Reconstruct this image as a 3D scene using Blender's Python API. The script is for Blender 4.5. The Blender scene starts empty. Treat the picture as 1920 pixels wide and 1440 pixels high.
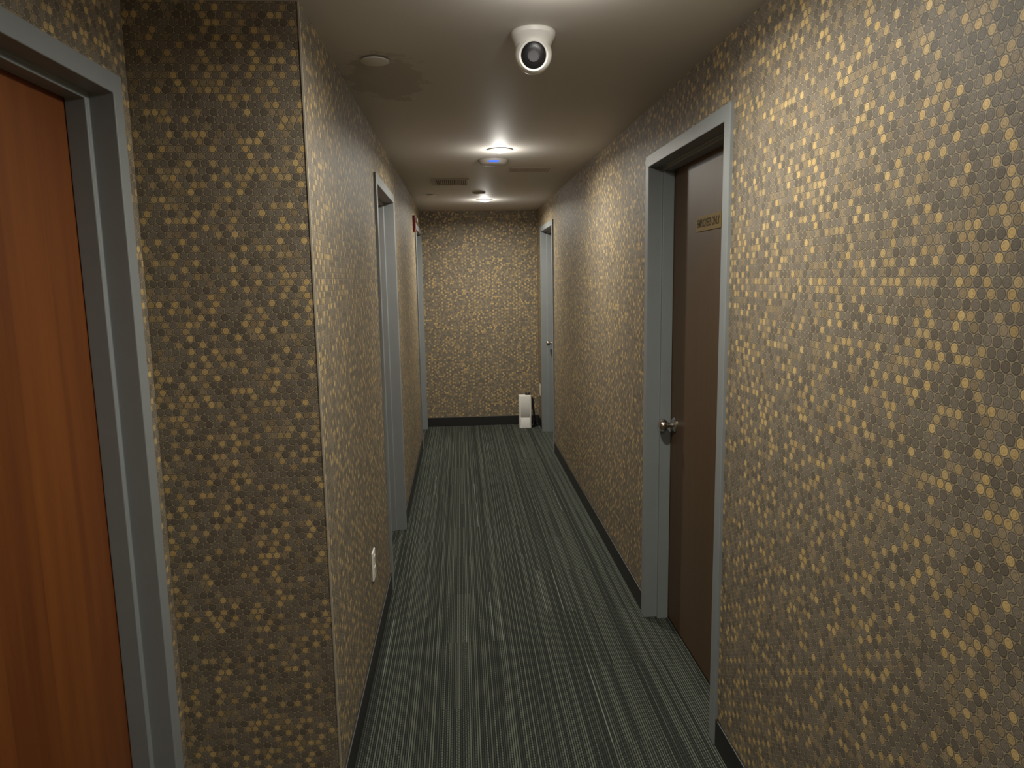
import bpy, bmesh, math
from mathutils import Vector, Matrix
scene = bpy.context.scene
col = scene.collection
scene.view_settings.view_transform = 'Standard'
scene.view_settings.exposure = 0.0
scene.view_settings.gamma = 1.12

# ------------------------------------------------------------------ dimensions
CEIL = 2.325
XL, XR = -0.40, 0.84          # corridor side walls
XP = -0.85                    # side wall of the wider part
YC = 2.02                     # face of the projecting pier
YE = 7.80                     # end wall
YB = -2.0                     # back wall
T = 0.16
DOORS_R = [(2.20, 3.195), (6.42, 7.40)]
DOORS_L = [(3.575, 4.545), (6.73, 7.70)]
DOOR_P = (0.97, 1.962)
FH = 2.12                     # outer frame height
FW = 0.05

# ------------------------------------------------------------------ node helpers
class NT:
    def __init__(s, name):
        s.mat = bpy.data.materials.new(name); s.mat.use_nodes = True
        s.t = s.mat.node_tree; s.n = s.t.nodes; s.l = s.t.links
        s.b = s.n['Principled BSDF']
    def put(s, sock, v):
        if isinstance(v, bpy.types.NodeSocket): s.l.new(v, sock)
        else:
            if isinstance(v, (tuple, list)) and len(v) == 3 and len(sock.default_value) == 4:
                v = (*v, 1)
            sock.default_value = v
    def m(s, op, a, b=None, c=None):
        nd = s.n.new('ShaderNodeMath'); nd.operation = op
        s.put(nd.inputs[0], a)
        if b is not None: s.put(nd.inputs[1], b)
        if c is not None: s.put(nd.inputs[2], c)
        return nd.outputs[0]
    def mix(s, f, a, b):
        nd = s.n.new('ShaderNodeMix'); nd.data_type = 'RGBA'
        s.put(nd.inputs[0], f); s.put(nd.inputs[6], a); s.put(nd.inputs[7], b)
        return nd.outputs[2]
    def mixf(s, f, a, b):
        nd = s.n.new('ShaderNodeMix'); nd.data_type = 'FLOAT'
        s.put(nd.inputs[0], f); s.put(nd.inputs[2], a); s.put(nd.inputs[3], b)
        return nd.outputs[0]
    def ss(s, v, lo, hi, a=0.0, b=1.0):
        nd = s.n.new('ShaderNodeMapRange'); nd.interpolation_type = 'SMOOTHSTEP'
        s.put(nd.inputs[0], v); s.put(nd.inputs[1], lo); s.put(nd.inputs[2], hi)
        s.put(nd.inputs[3], a); s.put(nd.inputs[4], b)
        return nd.outputs[0]
    def xyz(s):
        g = s.n.new('ShaderNodeNewGeometry'); sp = s.n.new('ShaderNodeSeparateXYZ')
        s.l.new(g.outputs['Position'], sp.inputs[0])
        return sp.outputs[0], sp.outputs[1], sp.outputs[2], g.outputs['Position']
    def vec(s, x, y, z=0.0):
        c = s.n.new('ShaderNodeCombineXYZ')
        s.put(c.inputs[0], x); s.put(c.inputs[1], y); s.put(c.inputs[2], z)
        return c.outputs[0]
    def wn(s, v):
        w = s.n.new('ShaderNodeTexWhiteNoise'); w.noise_dimensions = '3D'
        s.l.new(v, w.inputs['Vector'])
        sp = s.n.new('ShaderNodeSeparateColor'); s.l.new(w.outputs['Color'], sp.inputs[0])
        return sp.outputs[0], sp.outputs[1], sp.outputs[2]
    def noise(s, v, scale, detail=2.0, rough=0.5):
        w = s.n.new('ShaderNodeTexNoise'); s.l.new(v, w.inputs['Vector'])
        w.inputs['Scale'].default_value = scale; w.inputs['Detail'].default_value = detail
        w.inputs['Roughness'].default_value = rough
        return w.outputs[0]
    def bump(s, h, dist, strength=1.0):
        b = s.n.new('ShaderNodeBump'); s.put(b.inputs['Height'], h)
        b.inputs['Distance'].default_value = dist; b.inputs['Strength'].default_value = strength
        s.l.new(b.outputs[0], s.b.inputs['Normal'])
    def out(s, color=None, rough=None, metal=None, spec=None):
        if color is not None: s.put(s.b.inputs['Base Color'], color)
        if rough is not None: s.put(s.b.inputs['Roughness'], rough)
        if metal is not None: s.put(s.b.inputs['Metallic'], metal)
        if spec is not None: s.put(s.b.inputs['Specular IOR Level'], spec)
        return s.mat

def wallpaper(name, axis):
    n = NT(name); x, y, z, P = n.xyz()
    w = 0.0215; k = 1.7320508
    h0 = y if axis == 'y' else x
    nz = n.noise(P, 55.0, 1.0); nz2 = n.noise(P, 260.0, 2.0)
    wob = n.m('MULTIPLY', n.m('SUBTRACT', nz, 0.5), 0.035)
    u = n.m('ADD', n.m('DIVIDE', n.m('ADD', h0, 5.0), w), wob)
    v = n.m('ADD', n.m('DIVIDE', z, w*k), n.m('MULTIPLY', wob, -0.5))
    ua = n.m('FLOOR', n.m('ADD', u, 0.5)); va = n.m('FLOOR', n.m('ADD', v, 0.5))
    ub = n.m('ADD', n.m('FLOOR', u), 0.5); vb = n.m('ADD', n.m('FLOOR', v), 0.5)
    def dist(c, r):
        du = n.m('SUBTRACT', u, c); dv = n.m('MULTIPLY', n.m('SUBTRACT', v, r), k)
        return n.m('SQRT', n.m('ADD', n.m('MULTIPLY', du, du), n.m('MULTIPLY', dv, dv)))
    dA, dB = dist(ua, va), dist(ub, vb)
    sel = n.m('LESS_THAN', dB, dA)
    d = n.m('MINIMUM', dA, dB)
    iu = n.mixf(sel, ua, ub); iv = n.mixf(sel, va, vb)
    r1, r2, r3 = n.wn(n.vec(iu, iv, 3.3))
    r4, r5, r6 = n.wn(n.vec(iv, iu, 9.1))
    big = n.noise(P, 1.6, 1.0)
    # neighbours in a row are rarely both gilded, which keeps the gold coins apart
    par = n.m('MODULO', n.m('FLOOR', n.m('ADD', iu, n.m('MULTIPLY', n.m('FLOOR', n.m('MULTIPLY', iv, 2.0)), 1.5))), 3.0)
    lowp = n.ss(big, 0.3, 0.7, 0.60, 0.48)
    thr = n.mixf(n.m('GREATER_THAN', par, 0.5), lowp, 0.90)
    gold = n.m('GREATER_THAN', r1, thr)
    half = n.m('MULTIPLY', n.m('GREATER_THAN', r3, 0.82), 0.25)
    core = n.ss(d, 0.385, 0.42, 1.0, 0.0)
    goldf = n.m('MULTIPLY', core, n.m('MAXIMUM', n.m('MULTIPLY', gold, n.ss(r4, 0.0, 1.0, 0.55, 1.0)), half))
    def ring(c, wd):
        return n.ss(n.m('ABSOLUTE', n.m('SUBTRACT', d, c)), 0.0, wd, 1.0, 0.0)
    outer = n.ss(d, 0.462, 0.495, 0.0, 1.0); inner = ring(0.22, 0.05)
    taupe = n.mix(r5, (0.122, 0.103, 0.081), (0.205, 0.174, 0.137))
    gcol = n.mix(r6, (0.56, 0.375, 0.145), (0.65, 0.460, 0.200))
    c = n.mix(goldf, taupe, gcol)
    c = n.mix(n.m('MULTIPLY', inner, n.ss(nz2, 0.35, 0.6, 0.10, 0.45)), c, (0.060, 0.048, 0.035))
    edge = ring(0.43, 0.045)
    c = n.mix(n.m('MULTIPLY', edge, 0.80), c, (0.038, 0.031, 0.022))
    rim = n.m('MULTIPLY', outer, n.ss(nz2, 0.36, 0.54, 0.20, 0.85))
    c = n.mix(rim, c, (0.38, 0.305, 0.175))
    c = n.mix(n.ss(nz2, 0.52, 0.75, 0.0, 0.30), c, (0.055, 0.044, 0.033))
    hgt = n.m('ADD', n.m('MULTIPLY', outer, 0.8), n.m('MULTIPLY', n.ss(d, 0.34, 0.43, 0.6, 0.0), 1.0))
    hgt = n.m('ADD', hgt, n.m('MULTIPLY', inner, -0.3))
    hgt = n.m('ADD', hgt, n.m('MULTIPLY', nz2, 0.5))
    n.bump(hgt, 0.0010, 0.4)
    metal = n.m('MULTIPLY', n.m('MAXIMUM', goldf, rim), 0.12)
    return n.out(c, 0.56, metal, 0.22)

def carpet():
    n = NT('carpet_tile'); x, y, z, P = n.xyz()
    tx = n.m('FLOOR', n.m('DIVIDE', n.m('ADD', x, 0.13), 0.5))
    off = n.m('MULTIPLY', n.m('MODULO', n.m('ADD', tx, 20.0), 2.0), 0.25)
    ty = n.m('FLOOR', n.m('DIVIDE', n.m('ADD', y, off), 0.5))
    cw = 0.0082
    wobx = n.m('MULTIPLY', n.m('SUBTRACT', n.noise(P, 60, 1), 0.5), 0.0018)
    xs = n.m('DIVIDE', n.m('ADD', x, wobx), cw)
    ci = n.m('FLOOR', xs); fx = n.m('FRACT', xs)
    r1, r2, r3 = n.wn(n.vec(ci, tx, ty))
    q1, q2, q3 = n.wn(n.vec(ci, 4.2, 7.7))
    rl = n.m('ADD', n.m('MULTIPLY', r1, 0.35), n.m('MULTIPLY', q1, 0.65))
    ys = n.m('ADD', n.m('DIVIDE', y, 0.0140), n.m('MULTIPLY', r3, 7.0))
    fy = n.m('FRACT', ys)
    dash = n.ss(n.m('ABSOLUTE', n.m('SUBTRACT', fy, 0.5)), 0.20, 0.42, 1.0, 0.3)
    solid = n.m('GREATER_THAN', n.m('ADD', n.m('MULTIPLY', r2, 0.3), n.m('MULTIPLY', q2, 0.7)), 0.48)
    dashed = n.m('MAXIMUM', dash, n.m('MULTIPLY', solid, 0.85))
    thread = n.ss(n.m('ABSOLUTE', n.m('SUBTRACT', fx, 0.5)), 0.14, 0.40, 1.0, 0.0)
    lum = n.ss(rl, 0.2, 0.8, 0.22, 1.0)
    f = n.m('MULTIPLY', n.m('MULTIPLY', dashed, thread), lum)
    c = n.mix(f, (0.011, 0.0135, 0.0125), (0.118, 0.130, 0.106))
    hi = n.m('MULTIPLY', n.m('GREATER_THAN', r1, 0.994), thread)
    c = n.mix(hi, c, (0.17, 0.185, 0.16))
    g = n.noise(P, 500, 2)
    c = n.mix(n.ss(g, 0.4, 0.8, 0.0, 0.35), c, (0.018, 0.018, 0.016))
    n.bump(n.m('ADD', n.m('MULTIPLY', dashed, thread), n.m('MULTIPLY', g, 0.6)), 0.0015, 0.4)
    return n.out(c, 0.95, 0.0, 0.1)

def ceiling_mat():
    n = NT('painted_ceiling'); x, y, z, P = n.xyz()
    base = n.mix(n.noise(P, 1.5, 3), (0.53, 0.50, 0.46), (0.58, 0.55, 0.50))
    wob = n.m('MULTIPLY', n.m('SUBTRACT', n.noise(P, 13.0, 5, 0.65), 0.5), 1.7)
    dx = n.m('DIVIDE', n.m('SUBTRACT', x, -0.245), 0.165); dy = n.m('DIVIDE', n.m('SUBTRACT', y, 2.74), 0.33)
    r = n.m('ADD', n.m('SQRT', n.m('ADD', n.m('MULTIPLY', dx, dx), n.m('MULTIPLY', dy, dy))), wob)
    c = n.mix(n.ss(r, 0.78, 0.90, 0.40, 0.0), base, (0.26, 0.225, 0.165))
    n.bump(n.noise(P, 240, 3), 0.0006, 0.4)
    return n.out(c, 0.6, 0.0, 0.35)

def paint(name, colr, rough=0.4, metal=0.0, var=0.12, scale=12, spec=0.5):
    n = NT(name); x, y, z, P = n.xyz()
    d = tuple(c*(1-var) for c in colr)
    c = n.mix(n.noise(P, scale, 3), d, colr)
    n.bump(n.noise(P, 180, 2), 0.0003, 0.3)
    return n.out(c, rough, metal, spec)

def wood(name, a, b, rough, band, spec=0.5):
    n = NT(name); x, y, z, P = n.xyz()
    bi = n.m('FLOOR', n.m('DIVIDE', y, band)); r1, r2, r3 = n.wn(n.vec(bi, 1.7, 0.3))
    v = n.vec(n.m('MULTIPLY', y, 26.0), n.m('ADD', n.m('MULTIPLY', z, 1.1), n.m('MULTIPLY', r2, 5.0)), r3)
    g = n.noise(v, 1.0, 5, 0.6)
    v2 = n.vec(n.m('MULTIPLY', y, 240.0), n.m('MULTIPLY', z, 4.0), r2)
    g2 = n.noise(v2, 1.0, 3, 0.6)
    f = n.m('ADD', n.m('MULTIPLY', n.ss(g, 0.3, 0.7), 0.35), n.m('MULTIPLY', r1, 0.35))
    f = n.m('ADD', f, n.m('MULTIPLY', g2, 0.25))
    c = n.mix(f, a, b)
    n.bump(g2, 0.0003, 0.4)
    return n.out(c, rough, 0.0, spec)

def emis(name, colr, s):
    n = NT(name); n.b.inputs['Emission Color'].default_value = (*colr, 1)
    n.b.inputs['Emission Strength'].default_value = s
    return n.out(colr, 0.4)

WP_Y = wallpaper('wallpaper_side', 'y'); WP_X = wallpaper('wallpaper_end', 'x')
CARPET = carpet(); CEILM = ceiling_mat()
FRAME = paint('frame_paint_blue_grey', (0.215, 0.236, 0.245), 0.5)
BASE = paint('black_vinyl', (0.012, 0.012, 0.013), 0.45)
CHERRY = wood('cherry_veneer', (0.090, 0.021, 0.005), (0.200, 0.056, 0.009), 0.42, 0.16)
BROWN = wood('brown_laminate', (0.070, 0.042, 0.022), (0.090, 0.055, 0.030), 0.5, 0.9, 0.3)
WHITE = paint('white_plastic', (0.84, 0.83, 0.79), 0.35, var=0.04)
IVORY = paint('ivory_plastic', (0.62, 0.58, 0.47), 0.4, var=0.05)
TRIMW = paint('fixture_trim', (0.34, 0.315, 0.28), 0.5, var=0.05)
DISCM = paint('cover_plate', (0.66, 0.62, 0.56), 0.5, var=0.05)
BLACKG = paint('black_gloss', (0.006, 0.006, 0.007), 0.3, var=0.0, spec=0.3)
DARK = paint('dark_slot', (0.02, 0.016, 0.012), 0.7)
VENT = paint('vent_metal', (0.30, 0.24, 0.18), 0.5)
CHROME = paint('satin_nickel', (0.62, 0.60, 0.55), 0.22, 1.0, var=0.05)
BRASS = paint('brass_plate', (0.19, 0.125, 0.038), 0.6, 0.0, spec=0.1)
INK = paint('engraved_ink', (0.040, 0.028, 0.012), 0.7, spec=0.1)
RED = paint('red_plastic', (0.20, 0.012, 0.010), 0.5)
BEAD = paint('corner_edge', (0.42, 0.38, 0.30), 0.5)
GREY = paint('grey_lens', (0.07, 0.07, 0.08), 0.3)
LENS = emis('lamp_lens', (1.0, 0.95, 0.85), 30.0)
BLUE = emis('blue_indicator', (0.02, 0.12, 1.0), 0.9)
CLEAR = paint('strobe_lens', (0.45, 0.40, 0.38), 0.2)

# ------------------------------------------------------------------ mesh helpers
WL = {}
def mk(name, bm, loc, mat, parent=None, bevel=0.0, smooth=False, kind=None, label=None, category=None, group=None, seg=2):
    bmesh.ops.recalc_face_normals(bm, faces=bm.faces[:])
    loc = Vector(loc)
    bmesh.ops.translate(bm, verts=bm.verts[:], vec=-loc)
    me = bpy.data.meshes.new(name); bm.to_mesh(me); bm.free()
    mats = mat if isinstance(mat, list) else [mat]
    for q in mats: me.materials.append(q)
    if smooth:
        for p in me.polygons: p.use_smooth = True
    o = bpy.data.objects.new(name, me); col.objects.link(o); o.location = loc
    WL[o.name] = loc
    if parent:
        o.parent = parent; o.matrix_parent_inverse = Matrix.Translation(-WL[parent.name])
    if bevel:
        b = o.modifiers.new('bevel', 'BEVEL'); b.width = bevel; b.segments = seg; b.limit_method = 'ANGLE'
        b.angle_limit = math.radians(35)
    if smooth:
        try:
            me.set_sharp_from_angle(angle=math.radians(38))
        except Exception: pass
    if kind: o['kind'] = kind
    if label: o['label'] = label
    if category: o['category'] = category
    if group: o['group'] = group
    return o

def empty(name, loc, label, category, group=None):
    o = bpy.data.objects.new(name, None); col.objects.link(o); o.location = loc
    o.empty_display_size = 0.05
    WL[o.name] = Vector(loc); o['label'] = label; o['category'] = category
    if group: o['group'] = group
    return o

def box(bm, x0, x1, y0, y1, z0, z1, mi=0):
    vs = [bm.verts.new((x, y, z)) for x in (x0, x1) for y in (y0, y1) for z in (z0, z1)]
    for idx in ((0,1,3,2),(4,6,7,5),(0,4,5,1),(2,3,7,6),(0,2,6,4),(1,5,7,3)):
        f = bm.faces.new([vs[i] for i in idx]); f.material_index = mi
    return bm

def lathe(bm, prof, origin, axis=(0,0,1), seg=40, mi=0):
    q = Vector((0,0,1)).rotation_difference(Vector(axis).normalized()).to_matrix()
    o = Vector(origin); rings = []
    for r, h in prof:
        if r < 1e-6: rings.append([bm.verts.new(o + q @ Vector((0,0,h)))])
        else: rings.append([bm.verts.new(o + q @ Vector((r*math.cos(2*math.pi*i/seg), r*math.sin(2*math.pi*i/seg), h))) for i in range(seg)])
    for a, b in zip(rings, rings[1:]):
        for i in range(seg):
            j = (i+1) % seg
            if len(a) == 1 and len(b) == 1: continue
            if len(a) == 1: f = bm.faces.new((a[0], b[i], b[j]))
            elif len(b) == 1: f = bm.faces.new((a[i], a[j], b[0]))
            else: f = bm.faces.new((a[i], a[j], b[j], b[i]))
            f.material_index = mi
    for rg in (rings[0], rings[-1]):
        if len(rg) > 1: bm.faces.new(rg).material_index = mi
    return bm

# ------------------------------------------------------------------ shell
def wall_y(name, x0, x1, ya, yb, doors):
    bm = bmesh.new(); y = ya; ins = 0.03
    for a, b in doors:
        box(bm, x0, x1, y, a+ins, 0, CEIL)
        box(bm, x0, x1, a+ins, b-ins, FH-ins, CEIL)
        y = b-ins
    box(bm, x0, x1, y, yb, 0, CEIL)
    return mk(name, bm, (x0, ya, 0), WP_Y, kind='structure', label='textured coin-pattern gold and taupe wallpapered wall')
wall_y('wall_right', XR, XR+T, YB, YE, DOORS_R)
wall_y('wall_left', XL-T, XL, YC+T, YE, DOORS_L)
wall_y('wall_side', XP-T, XP, YB, YC, [DOOR_P])
bm = bmesh.new(); box(bm, XP-T, XL, YC, YC+T, 0, CEIL)
bm.normal_update()
bmesh.ops.recalc_face_normals(bm, faces=bm.faces[:])
for f in bm.faces:
    f.material_index = 1 if abs(f.normal.y) > 0.5 else 0
mk('wall_pier', bm, (XP, YC, 0), [WP_Y, WP_X], kind='structure', label='wallpapered wall return facing along the corridor')
mk('wall_end', box(bmesh.new(), XL-T, XR+T, YE, YE+T, 0, CEIL), (0, YE, 0), WP_X, kind='structure', label='coin-pattern wallpapered end wall')
mk('wall_back', box(bmesh.new(), XP-T, XR+T, YB-T, YB, 0, CEIL), (0, YB, 0), WP_X, kind='structure', label='coin-pattern wallpapered wall')
mk('floor', box(bmesh.new(), XP-T, XR+T, YB-T, YE+T, -0.1, 0), (0, 0, 0), CARPET, kind='structure', label='dark grey striped carpet tile floor')
mk('ceiling', box(bmesh.new(), XP-T, XR+T, YB-T, YE+T, CEIL, CEIL+0.1), (0, 0, CEIL), CEILM, kind='structure', label='taupe painted ceiling with a damp stain')
mk('trim_1', box(bmesh.new(), XL-0.003, XL+0.0015, YC-0.0015, YC+0.003, 0.10, CEIL), (XL, YC, 0.1), BEAD, kind='structure', label='pale wallpaper edge along the wall corner')

def bb(name, segs):
    bm = bmesh.new()
    for s in segs: box(bm, *s, 0.0, 0.10)
    return mk(name, bm, (segs[0][0], segs[0][2], 0), BASE, kind='structure', bevel=0.003, label='black vinyl cove baseboard')
t = 0.008
bb('baseboard_right', [(XR-t, XR, YB, 2.20), (XR-t, XR, 3.195, 6.42), (XR-t, XR, 7.40, YE-t)])
bb('baseboard_left', [(XL, XL+t, YC, 3.575), (XL, XL+t, 4.545, 6.73), (XL, XL+t, 7.70, YE-t)])
bb('baseboard_end', [(XL, XR, YE-t, YE)])
bb('baseboard_pier', [(XP, XL+t, YC-t, YC)])
bb('baseboard_side', [(XP, XP+t, YB, 0.97), (XP, XP+t, 1.962, YC-t)])

# ------------------------------------------------------------------ doors
def door_frame(name, xw, sgn, ya, yb):
    prof = [(0.0,-T+0.02),(0.0,0.0),(0.0,0.012),(FW,0.012),(FW,-0.05),(FW+0.016,-0.05),(FW+0.016,-0.10),(FW,-0.10),(FW,-T+0.02)]
    bm = bmesh.new(); rings = []
    for kind in range(4):
        r = []
        for tt, n in prof:
            y = ya+tt if kind in (0,1) else yb-tt
            z = 0.0 if kind in (0,3) else FH-tt
            r.append(bm.verts.new((xw + sgn*n, y, z)))
        rings.append(r)
    m = len(prof)
    for a, b in zip(rings, rings[1:]):
        for i in range(m):
            j = (i+1) % m
            bm.faces.new((a[i], a[j], b[j], b[i]))
    bm.faces.new(rings[0]); bm.faces.new(rings[-1])
    return mk(name, bm, (xw, ya, 0), FRAME, kind='structure', bevel=0.0025, label='blue-grey painted steel door frame')

def knob(door, x, sgn, y, z):
    e = mk('door_knob', lathe(bmesh.new(), [(0,0),(0.033,0),(0.033,0.004),(0.028,0.010),(0.014,0.013),(0.0115,0.026),(0.013,0.034),
            (0.022,0.041),(0.0275,0.050),(0.0285,0.058),(0.025,0.067),(0.016,0.072),(0,0.073)], (x, y, z), (sgn,0,0)),
           (x, y, z), CHROME, parent=door, smooth=True, label='satin nickel round door knob')
    return e

def door(name, xw, sgn, ya, yb, mat, label):
    n0, n1 = -0.1015, -0.1405
    xs = sorted((xw+sgn*n0, xw+sgn*n1))
    d = mk(name, box(bmesh.new(), xs[0], xs[1], ya+FW+0.003, yb-FW-0.003, 0.008, FH-FW-0.003),
           (xw+sgn*n0, (ya+yb)/2, 0.008), mat, kind='structure', bevel=0.002, label=label)
    return d, xw+sgn*n0

door_frame('trim_2', XR, -1, *DOORS_R[0]); door_frame('trim_3', XR, -1, *DOORS_R[1])
door_frame('trim_4', XL, 1, *DOORS_L[0]); door_frame('trim_5', XL, 1, *DOORS_L[1])
door_frame('trim_6', XP, 1, *DOOR_P)
d1, xf1 = door('door_1', XR, -1, *DOORS_R[0], BROWN, 'dark brown flush door with a brass employees only plate')
d2, xf2 = door('door_2', XR, -1, *DOORS_R[1], BROWN, 'dark brown flush door near the end wall')
d3, xf3 = door('door_3', XL, 1, *DOORS_L[0], CHERRY, 'reddish wood door set back in its frame')
d4, xf4 = door('door_4', XL, 1, *DOORS_L[1], CHERRY, 'reddish wood door beside the end wall')
d5, xf5 = door('door_5', XP, 1, *DOOR_P, CHERRY, 'orange cherry veneer flush door')
knob(d1, xf1, -1, DOORS_R[0][1]-FW-0.075, 0.945)
knob(d2, xf2, -1, DOORS_R[1][1]-FW-0.075, 0.945)
knob(d3, xf3, 1, DOORS_L[0][0]+FW+0.075, 0.945)
knob(d4, xf4, 1, DOORS_L[1][0]+FW+0.075, 0.945)
mk('peephole', lathe(bmesh.new(), [(0,0),(0.017,0),(0.017,0.003),(0.012,0.005),(0.008,0.0035),(0,0.003)], (xf5, 1.545, 1.68), (1,0,0)),
   (xf5, 1.545, 1.68), DARK, parent=d5, smooth=True, label='dark round door viewer')

PY, PZ = 2.692, 1.80
plate = mk('sign_plate', box(bmesh.new(), xf1-0.003, xf1, PY-0.135, PY+0.135, PZ-0.029, PZ+0.029), (xf1, PY, PZ), BRASS, parent=d1, bevel=0.001, label='brass plate reading EMPLOYEES ONLY')
cu = bpy.data.curves.new('lettering', 'FONT'); cu.body = 'EMPLOYEES ONLY'; cu.size = 0.042; cu.align_x = 'CENTER'; cu.align_y = 'CENTER'
cu.extrude = 0.0004; cu.offset = 0.0005
tmp = bpy.data.objects.new('tmp_text', cu); col.objects.link(tmp)
bpy.context.view_layer.update()
dg = bpy.context.evaluated_depsgraph_get()
me = bpy.data.meshes.new_from_object(tmp.evaluated_get(dg)); bpy.data.objects.remove(tmp)
wd = max(v.co.x for v in me.vertices)-min(v.co.x for v in me.vertices)
sx = 0.245/wd
Rm = Matrix(((0,0,-1),(-1,0,0),(0,1,0)))
for v in me.vertices:
    p = v.co.copy(); p.x *= sx
    v.co = Rm @ p
me.materials.clear(); me.materials.append(INK)
lt = bpy.data.objects.new('lettering', me); col.objects.link(lt); lt.location = (xf1-0.0034, PY, PZ)
lt.parent = plate; lt.matrix_parent_inverse = Matrix.Translation(-WL[plate.name])
lt['label'] = 'dark engraved letters EMPLOYEES ONLY'

# ------------------------------------------------------------------ ceiling fixtures
def downlight(y, x=0.245, power=19, fill=2.6):
    e = empty('recessed_light', (x, y, CEIL), 'round recessed ceiling downlight, switched on', 'ceiling light', 'downlights along the corridor ceiling')
    mk('trim_ring', lathe(bmesh.new(), [(0.050,0),(0.075,0),(0.073,-0.005),(0.060,-0.008),(0.052,-0.006)], (x,y,CEIL)), (x,y,CEIL), TRIMW, parent=e, smooth=True)
    mk('lamp_lens', lathe(bmesh.new(), [(0,0),(0.0495,0),(0.0495,-0.006),(0.038,-0.013),(0.018,-0.017),(0,-0.018)], (x,y,CEIL)), (x,y,CEIL), LENS, parent=e, smooth=True)
    L = bpy.data.lights.new('downlight_lamp', 'AREA'); L.shape = 'DISK'; L.size = 0.085; L.energy = power
    L.color = (1.0, 0.94, 0.80); L.spread = math.radians(170)
    lo = bpy.data.objects.new('downlight_lamp', L); col.objects.link(lo)
    lo.location = (x, y, CEIL-0.021); lo.parent = e; lo.matrix_parent_inverse = Matrix.Translation(-WL[e.name])
    B = bpy.data.lights.new('ceiling_fill', 'POINT'); B.shadow_soft_size = 0.03; B.energy = fill  # added point fill below the fixture, brightens ceiling and upper walls
    B.color = (1.0, 0.95, 0.86)
    bo = bpy.data.objects.new('ceiling_fill', B); col.objects.link(bo)
    bo.location = (x, y, CEIL-0.075); bo.parent = e; bo.matrix_parent_inverse = Matrix.Translation(-WL[e.name])
downlight(-0.45, power=17, fill=1.5)
downlight(1.80, x=0.25, power=16, fill=2.8)
downlight(4.18, power=18, fill=2.4)
downlight(6.74, power=24, fill=2.4)

# turret security camera
cx, cy = 0.237, 2.24
cam_o = empty('security_camera', (cx, cy, CEIL), 'white turret security camera with black lens face on the ceiling', 'security camera')
bm = lathe(bmesh.new(), [(0,0),(0.064,0),(0.0665,-0.003),(0.066,-0.013),(0.063,-0.019),(0.058,-0.027),(0.0545,-0.037),(0.051,-0.050),(0.047,-0.056),(0,-0.056)], (cx,cy,CEIL), seg=56)
for v in bm.verts:
    dd = max(0.0, (CEIL - v.co.z) - 0.012)
    v.co.y += 0.026*dd/0.042
mk('mount_base', bm, (cx,cy,CEIL), WHITE, parent=cam_o, smooth=True)
bc = Vector((cx, cy, CEIL-0.064))
ax = (Vector((0.04,0,1.50))-bc).normalized()
R = 0.0555
prof = [(R*math.sin(a), -R*math.cos(a)) for a in [math.pi*i/30 for i in range(0, 21)]]
prof[0] = (0, -R)
prof += [(0.0440, 0.0340), (0.0425, 0.0362), (0.0375, 0.0362), (0.037, 0.032), (0, 0.032)]
hs = mk('camera_housing', lathe(bmesh.new(), prof, bc, ax, seg=56), bc, WHITE, parent=cam_o, smooth=True)
fc = bc + ax*0.0322
mk('lens_face', lathe(bmesh.new(), [(0,0),(0.0367,0),(0.0367,0.003),(0.033,0.0050),(0.020,0.0062),(0,0.0065)], fc, ax, seg=48), fc, BLACKG, parent=cam_o, smooth=True, label='glossy black lens face')
lc = fc + ax*0.0066
mk('camera_lens', lathe(bmesh.new(), [(0.014,0),(0.0172,0),(0.0172,0.003),(0.016,0.003),(0.014,0.001)], lc, ax, seg=40), lc, GREY, parent=cam_o, smooth=True, label='dark grey lens ring')

def disc(name, x, y, r, label, cat, mat=DISCM):
    return mk(name, lathe(bmesh.new(), [(0,0),(r*0.6,0),(r*0.6,-0.006),(r,-0.006),(r*1.0,-0.009),(r*0.9,-0.011),(0,-0.012)], (x,y,CEIL), seg=48), (x,y,CEIL), mat, smooth=True, label=label, category=cat)
disc('sprinkler_cover', -0.26, 2.51, 0.047, 'flat round sprinkler cover plate beside the damp stain', 'sprinkler cover')
disc('sprinkler_cover', -0.226, 6.30, 0.038, 'small flat round sprinkler cover plate near the end wall', 'sprinkler cover')

sx0, sy0 = 0.225, 4.54
sd = empty('smoke_detector', (sx0, sy0, CEIL), 'round ceiling detector with glowing blue indicator bar', 'smoke detector')
mk('detector_housing', lathe(bmesh.new(), [(0,0),(0.092,0),(0.095,-0.003),(0.093,-0.008),(0.080,-0.024),(0.066,-0.029),(0.05,-0.031),(0,-0.032)], (sx0,sy0,CEIL), seg=56), (sx0,sy0,CEIL), TRIMW, parent=sd, smooth=True)
bm = bmesh.new(); N = 16; vs = []
for i in range(N+1):
    a = math.radians(-90-20+40*i/N)
    row = []
    for rr, zz in ((0.0880,-0.0150),(0.0820,-0.0230),(0.0795,-0.0205),(0.0855,-0.0125)):
        row.append(bm.verts.new((sx0+(rr+0.0012)*math.cos(a), sy0+(rr+0.0012)*math.sin(a), CEIL+zz)))
    vs.append(row)
for a, b in zip(vs, vs[1:]):
    for i in range(4):
        j = (i+1) % 4; bm.faces.new((a[i], a[j], b[j], b[i]))
bm.faces.new(vs[0]); bm.faces.new(vs[-1])
mk('indicator_light', bm, (sx0, sy0-0.08, CEIL-0.02), BLUE, parent=sd, label='glowing blue indicator bar')
s2 = empty('smoke_detector', (0.18, 6.17, CEIL), 'small plain round smoke detector near the end wall', 'smoke detector')
mk('detector_housing', lathe(bmesh.new(), [(0,0),(0.055,0),(0.055,-0.006),(0.046,-0.012),(0.03,-0.015),(0,-0.016)], (0.18,6.17,CEIL), seg=40), (0.18,6.17,CEIL), TRIMW, parent=s2, smooth=True)

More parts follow.
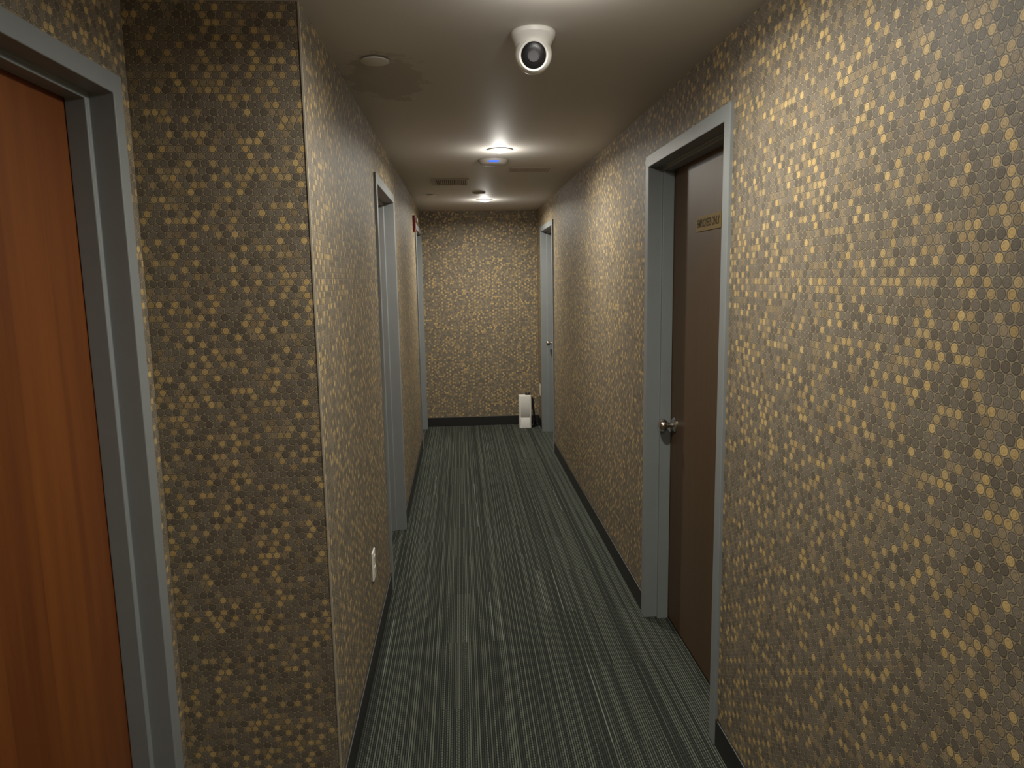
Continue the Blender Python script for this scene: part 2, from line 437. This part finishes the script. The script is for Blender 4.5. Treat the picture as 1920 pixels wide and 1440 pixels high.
def vent(x0, x1, y0, y1, n, label, along):
    cxv, cyv = (x0+x1)/2, (y0+y1)/2
    e = empty('air_vent', (cxv, cyv, CEIL), label, 'air vent')
    bm = bmesh.new(); b = 0.022; z0 = CEIL-0.009
    box(bm, x0, x1, y0, y0+b, z0, CEIL); box(bm, x0, x1, y1-b, y1, z0, CEIL)
    box(bm, x0, x0+b, y0+b, y1-b, z0, CEIL); box(bm, x1-b, x1, y0+b, y1-b, z0, CEIL)
    mk('vent_frame', bm, (cxv, cyv, CEIL), VENT, parent=e, bevel=0.0015)
    mk('duct_shade', box(bmesh.new(), x0+b, x1-b, y0+b, y1-b, CEIL-0.001, CEIL), (cxv, cyv, CEIL), DARK, parent=e)  # thin dark sheet, painted shade of the opening behind the louvres
    bm = bmesh.new()
    for i in range(n):
        f = (i+0.5)/n
        if along == 'x':
            yy = y0+b+(y1-y0-2*b)*f; w = (y1-y0-2*b)/n*0.28
            box(bm, x0+b, x1-b, yy-w, yy+w, CEIL-0.007, CEIL-0.001)
        else:
            xx = x0+b+(x1-x0-2*b)*f; w = (x1-x0-2*b)/n*0.28
            box(bm, xx-w, xx+w, y0+b, y1-b, CEIL-0.007, CEIL-0.001)
    mk('vent_louvre', bm, (cxv, cyv, CEIL), VENT, parent=e)
vent(-0.185, 0.085, 5.33, 5.65, 16, 'brown square louvred air vent in the ceiling', 'y')
vent(0.355, 0.62, 4.82, 4.98, 4, 'narrow painted slot air vent in the ceiling', 'x')

# ------------------------------------------------------------------ wall items
def outlet(x, sgn, y, z, label):
    e = empty('power_outlet', (x, y, z), label, 'power outlet')
    xs = sorted((x, x+sgn*0.007))
    mk('cover_plate', box(bmesh.new(), xs[0], xs[1], y-0.037, y+0.037, z-0.062, z+0.062), (x,y,z), WHITE if sgn > 0 else IVORY, parent=e, bevel=0.003)
    for k, dz in enumerate((0.024, -0.024)):
        bm = bmesh.new(); xa = sorted((x+sgn*0.007, x+sgn*0.0095))
        box(bm, xa[0], xa[1], y-0.017, y+0.017, z+dz-0.016, z+dz+0.016)
        xb = sorted((x+sgn*0.0095, x+sgn*0.0098))
        box(bm, xb[0], xb[1], y-0.008, y-0.006, z+dz-0.004, z+dz+0.006, 1)
        box(bm, xb[0], xb[1], y+0.006, y+0.008, z+dz-0.004, z+dz+0.006, 1)
        box(bm, xb[0], xb[1], y-0.002, y+0.002, z+dz-0.012, z+dz-0.008, 1)
        mk('socket', bm, (x, y, z+dz), [IVORY, DARK], parent=e)
outlet(XL, 1, 2.93, 0.41, 'white duplex wall outlet above the baseboard')
outlet(XR, -1, 7.62, 0.41, 'ivory duplex wall outlet beside the end wall')

fy, fz = 6.52, 2.10
fa = empty('fire_alarm', (XL, fy, fz), 'red wall-mounted fire alarm strobe', 'fire alarm')
mk('alarm_housing', box(bmesh.new(), XL-0.002, XL+0.024, fy-0.06, fy+0.06, fz-0.07, fz+0.07), (XL,fy,fz), RED, parent=fa, bevel=0.006)
mk('strobe_lens', lathe(bmesh.new(), [(0,0),(0.026,0),(0.024,0.012),(0.014,0.018),(0,0.019)], (XL+0.024, fy, fz+0.03), (1,0,0), seg=24), (XL+0.024,fy,fz+0.03), CLEAR, parent=fa, smooth=True, label='clear strobe lens')
bm = bmesh.new()
for i in range(4): box(bm, XL+0.024, XL+0.026, fy-0.035, fy+0.035, fz-0.05+i*0.012, fz-0.045+i*0.012)
mk('horn_grille', bm, (XL+0.024, fy, fz-0.03), DARK, parent=fa)

# ------------------------------------------------------------------ jug on the carpet
jx, jy = 0.668, 7.60
jug = empty('plastic_jug', (jx, jy, 0), 'boxy white plastic jug with black cap and side grip', 'jug')
def loft(bm, secs, cx, cy, n=48, p=9.0):
    rings = []
    for z, hx, hy, ox in secs:
        r = []
        for i in range(n):
            a = 2*math.pi*i/n; c, s = math.cos(a), math.sin(a)
            r.append(bm.verts.new((cx+ox+hx*math.copysign(abs(c)**(2/p), c), cy+hy*math.copysign(abs(s)**(2/p), s), z)))
        rings.append(r)
    for a, b in zip(rings, rings[1:]):
        for i in range(n):
            j = (i+1) % n; bm.faces.new((a[i], a[j], b[j], b[i]))
    bm.faces.new(rings[0]); bm.faces.new(rings[-1])
    return bm
mk('jug_body', loft(bmesh.new(), [(0.0,0.060,0.044,0),(0.005,0.065,0.048,0),(0.115,0.066,0.049,0),(0.119,0.063,0.046,0),(0.123,0.066,0.049,0),
    (0.345,0.066,0.049,0),(0.356,0.063,0.046,0),(0.360,0.056,0.040,0)], jx, jy), (jx,jy,0), WHITE, parent=jug, smooth=True)
mk('cap', lathe(bmesh.new(), [(0,0.359),(0.027,0.359),(0.028,0.363),(0.027,0.380),(0.024,0.384),(0,0.385)], (jx+0.032,jy,0), seg=28), (jx+0.032,jy,0.359), BASE, parent=jug, smooth=True, label='black screw cap')
bm = bmesh.new()
pts = [(0.062,0.335),(0.080,0.328),(0.090,0.305),(0.092,0.22),(0.100,0.16),(0.100,0.06),(0.088,0.03),(0.062,0.02)]
prev = None
for i, (px, pz) in enumerate(pts):
    a = pts[max(i-1,0)]; b = pts[min(i+1,len(pts)-1)]
    tn = Vector((b[0]-a[0], 0, b[1]-a[1])).normalized(); nn = Vector((-tn.z, 0, tn.x))
    ring = [bm.verts.new(Vector((jx+px-0.003, jy, pz)) + nn*0.012*math.cos(q) + Vector((0,1,0))*0.022*math.sin(q)) for q in [2*math.pi*k/12 for k in range(12)]]
    if prev:
        for k in range(12): bm.faces.new((prev[k], prev[(k+1)%12], ring[(k+1)%12], ring[k]))
    else: bm.faces.new(ring)
    prev = ring
bm.faces.new(prev)
mk('handle', bm, (jx+0.07, jy, 0.2), BASE, parent=jug, smooth=True, label='black side grip')

# ------------------------------------------------------------------ world + camera
w = bpy.data.worlds.new('world'); scene.world = w; w.use_nodes = True
w.node_tree.nodes['Background'].inputs[0].default_value = (0.02, 0.02, 0.02, 1)
w.node_tree.nodes['Background'].inputs[1].default_value = 0.2

f = 1340.0
F = Vector((-98, 195, -f)).normalized()
U = Vector((-154, 9242, 1340)); U = (U - F*U.dot(F)).normalized()
Rr = F.cross(U)
rot = Matrix((Rr, F, U))
cd = bpy.data.cameras.new('camera'); cd.sensor_width = 36; cd.lens = 36*f/1920; cd.clip_start = 0.02
co = bpy.data.objects.new('camera', cd); col.objects.link(co)
co.matrix_world = Matrix.Translation((0, 0, 1.60)) @ rot.to_4x4()
scene.camera = co
